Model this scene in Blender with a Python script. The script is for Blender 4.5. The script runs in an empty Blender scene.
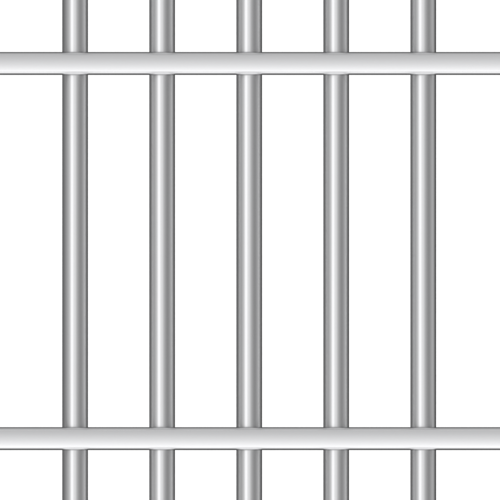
import bpy, bmesh, math

S = bpy.context.scene
C = S.collection
PX = 0.577 / 500.0            # one photo pixel in metres on the plane of the bars
CAM_Y = -24.0

def X(px): return (px - 250.0) * PX
def Z(py): return (250.0 - py) * PX
def lin(v):
    v /= 255.0
    return v / 12.92 if v <= 0.04045 else ((v + 0.055) / 1.055) ** 2.4

# ---------------------------------------------------------------- materials
def steel(name, axis, rough, grazing):
    m = bpy.data.materials.new(name); m.use_nodes = True
    nt = m.node_tree; n = nt.nodes; l = nt.links
    b = n['Principled BSDF']
    b.inputs['Metallic'].default_value = 1.0
    b.inputs['Base Color'].default_value = (0.95, 0.95, 0.953, 1)
    b.inputs['Specular Tint'].default_value = (grazing, grazing, grazing, 1)   # reflectance left near grazing
    tc = n.new('ShaderNodeTexCoord'); mp = n.new('ShaderNodeMapping')
    sc = [900.0, 900.0, 900.0]; sc[axis] = 9.0                        # fine drawing marks along the bar
    mp.inputs['Scale'].default_value = sc
    no = n.new('ShaderNodeTexNoise'); no.inputs['Scale'].default_value = 1.0
    no.inputs['Detail'].default_value = 3.0
    mr = n.new('ShaderNodeMapRange')
    mr.inputs['To Min'].default_value = rough - 0.015
    mr.inputs['To Max'].default_value = rough + 0.015
    l.new(tc.outputs['Object'], mp.inputs['Vector'])
    l.new(mp.outputs['Vector'], no.inputs['Vector'])
    l.new(no.outputs['Fac'], mr.inputs['Value'])
    l.new(mr.outputs['Result'], b.inputs['Roughness'])
    return m

def matte(name, v):
    m = bpy.data.materials.new(name); m.use_nodes = True
    b = m.node_tree.nodes['Principled BSDF']
    b.inputs['Base Color'].default_value = (v, v, v, 1)
    b.inputs['Roughness'].default_value = 0.9
    b.inputs['Specular IOR Level'].default_value = 0.1
    n = m.node_tree.nodes; l = m.node_tree.links
    no = n.new('ShaderNodeTexNoise'); no.inputs['Scale'].default_value = 60
    bu = n.new('ShaderNodeBump'); bu.inputs['Strength'].default_value = 0.05
    l.new(no.outputs['Fac'], bu.inputs['Height']); l.new(bu.outputs['Normal'], b.inputs['Normal'])
    return m

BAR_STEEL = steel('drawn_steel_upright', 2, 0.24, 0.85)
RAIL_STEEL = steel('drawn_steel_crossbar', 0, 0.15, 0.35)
WALL_PAINT = matte('white_backdrop_paint', 0.85)

# ---------------------------------------------------------------- shapes
def rod(name, r, half, axis, loc, mat, parent):
    """Round rod along axis with softly rounded ends, one mesh."""
    N = 128; ch = 0.002
    inner = [(-half + ch * 2 + (half - ch * 2) * i / 20, r) for i in range(41)]
    rings = [(-half, r - ch), (-half + ch * 0.3, r - ch * 0.3), (-half + ch, r)] + inner + [
             (half - ch, r), (half - ch * 0.3, r - ch * 0.3), (half, r - ch)]
    bm = bmesh.new(); rows = []
    for a, q in rings:
        row = []
        for k in range(N):
            t = 2 * math.pi * k / N
            c, s = q * math.cos(t), q * math.sin(t)
            row.append(bm.verts.new((c, s, a) if axis == 'z' else (a, c, s)))
        rows.append(row)
    for i in range(len(rows) - 1):
        for k in range(N):
            f = bm.faces.new((rows[i][k], rows[i][(k + 1) % N], rows[i + 1][(k + 1) % N], rows[i + 1][k]))
            f.smooth = True
    bm.faces.new(list(reversed(rows[0]))); bm.faces.new(rows[-1])
    bmesh.ops.recalc_face_normals(bm, faces=bm.faces)
    me = bpy.data.meshes.new(name); bm.to_mesh(me); bm.free()
    me.materials.append(mat)
    o = bpy.data.objects.new(name, me); C.objects.link(o)
    o.parent = parent; o.location = loc
    return o

grille = bpy.data.objects.new('prison_bars', None); C.objects.link(grille)
grille['label'] = 'polished steel prison grille of five round uprights behind two horizontal crossbars'
grille['category'] = 'prison bars'

R_BAR = 13.0 * PX
first = rod('upright_bar', R_BAR, 1.05, 'z', (X(75.15), 0, 0), BAR_STEEL, grille)
for px in (162.15, 249.2, 336.15, 423.2):
    o = first.copy(); C.objects.link(o); o.parent = grille; o.location = (X(px), 0, 0)

RY = -(13.0 + 11.5 - 0.6) * PX                 # crossbars are welded onto the front of the uprights
k = (RY - CAM_Y) / (0 - CAM_Y)                 # and so stand a little nearer
R_RAIL = 11.55 * PX * k
first = rod('crossbar', R_RAIL, 0.95, 'x', (0, RY, Z(63.5) * k), RAIL_STEEL, grille)
o = first.copy(); C.objects.link(o); o.parent = grille; o.location = (0, RY, Z(438.6) * k)

# ---------------------------------------------------------------- backdrop
WY, WH = 3.5, 1.35
bm = bmesh.new()
bmesh.ops.create_cube(bm, size=1.0)
for v in bm.verts: v.co = (v.co.x * 2 * WH, WY + 0.05 + v.co.y * 0.1, v.co.z * 2 * WH)
me = bpy.data.meshes.new('backdrop'); bm.to_mesh(me); bm.free(); me.materials.append(WALL_PAINT)
bd = bpy.data.objects.new('backdrop', me); C.objects.link(bd); bd['kind'] = 'structure'

# added lamps that flood the backdrop white from above and below, well outside the frame
for sz in (1, -1):
    L = bpy.data.lights.new('backdrop_fill', 'AREA'); L.shape = 'RECTANGLE'; L.size = 2.4; L.size_y = 0.5
    L.energy = 20
    lo = bpy.data.objects.new('backdrop_fill', L); C.objects.link(lo)
    lo.location = (0, 2.0, 1.15 * sz)
    from mathutils import Vector
    d = Vector((0, WY, 0.2 * sz)) - Vector(lo.location)
    lo.rotation_euler = d.to_track_quat('-Z', 'Y').to_euler()

# ---------------------------------------------------------------- made-up surroundings, shaped to give the bars their shading (world)
W = bpy.data.worlds.new('World'); S.world = W; W.use_nodes = True
nt = W.node_tree; n = nt.nodes; l = nt.links
bg = n['Background']
GAIN = 1.0 / 0.95
def ang(s): return 2 * math.degrees(math.asin(max(-1, min(1, s))))
# upright shading put into brightness round the horizon (mirrored by the uprights), from the left-hand side over the front to the right
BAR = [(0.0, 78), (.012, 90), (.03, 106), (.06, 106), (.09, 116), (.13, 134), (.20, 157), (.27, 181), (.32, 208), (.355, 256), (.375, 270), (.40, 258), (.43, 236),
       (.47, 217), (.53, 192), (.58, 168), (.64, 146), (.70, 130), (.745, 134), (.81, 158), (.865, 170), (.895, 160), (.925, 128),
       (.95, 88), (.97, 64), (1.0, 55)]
# crossbar shading put into brightness from overhead (t=0) over the front to underneath (mirrored by the crossbars)
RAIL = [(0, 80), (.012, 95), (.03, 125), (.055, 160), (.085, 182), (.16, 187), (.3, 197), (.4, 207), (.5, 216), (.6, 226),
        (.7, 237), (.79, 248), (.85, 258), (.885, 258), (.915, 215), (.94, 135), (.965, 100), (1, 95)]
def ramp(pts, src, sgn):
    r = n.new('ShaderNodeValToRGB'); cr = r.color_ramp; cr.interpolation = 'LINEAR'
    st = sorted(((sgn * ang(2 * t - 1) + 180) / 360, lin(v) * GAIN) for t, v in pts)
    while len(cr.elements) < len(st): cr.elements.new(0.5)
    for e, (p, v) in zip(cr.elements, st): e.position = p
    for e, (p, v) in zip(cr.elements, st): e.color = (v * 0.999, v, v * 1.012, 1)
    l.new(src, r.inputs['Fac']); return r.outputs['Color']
def mth(op, a, b=None):
    m = n.new('ShaderNodeMath'); m.operation = op
    for i, q in enumerate((a, b)):
        if q is None: continue
        if isinstance(q, (int, float)): m.inputs[i].default_value = q
        else: l.new(q, m.inputs[i])
    return m.outputs[0]
tc = n.new('ShaderNodeTexCoord'); sp = n.new('ShaderNodeSeparateXYZ')
l.new(tc.outputs['Generated'], sp.inputs[0])
x, y, z = sp.outputs
ny = mth('MULTIPLY', y, -1.0)
def angle01(u):
    a = mth('ARCTAN2', u, ny)
    return mth('ADD', mth('DIVIDE', a, 2 * math.pi), 0.5)
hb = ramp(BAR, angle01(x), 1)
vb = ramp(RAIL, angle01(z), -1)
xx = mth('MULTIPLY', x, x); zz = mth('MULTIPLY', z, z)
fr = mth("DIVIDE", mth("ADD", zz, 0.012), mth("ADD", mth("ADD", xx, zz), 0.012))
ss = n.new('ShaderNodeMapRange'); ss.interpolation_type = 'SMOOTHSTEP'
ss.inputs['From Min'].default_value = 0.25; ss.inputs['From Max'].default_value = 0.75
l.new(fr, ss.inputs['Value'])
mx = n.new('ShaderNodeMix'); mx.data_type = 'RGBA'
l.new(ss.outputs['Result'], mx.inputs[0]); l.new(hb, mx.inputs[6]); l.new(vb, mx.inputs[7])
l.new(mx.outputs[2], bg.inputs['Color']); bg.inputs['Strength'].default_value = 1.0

# ---------------------------------------------------------------- camera
cam = bpy.data.cameras.new('camera'); co = bpy.data.objects.new('camera', cam); C.objects.link(co)
co.location = (0, CAM_Y, 0); co.rotation_euler = (math.pi / 2, 0, 0)
cam.sensor_width = 36; cam.lens = 36 * 24.0 / 0.577; cam.clip_start = 0.1; cam.clip_end = 100
S.camera = co
S.view_settings.view_transform = 'Standard'; S.view_settings.look = 'None'
S.view_settings.exposure = 0; S.view_settings.gamma = 1
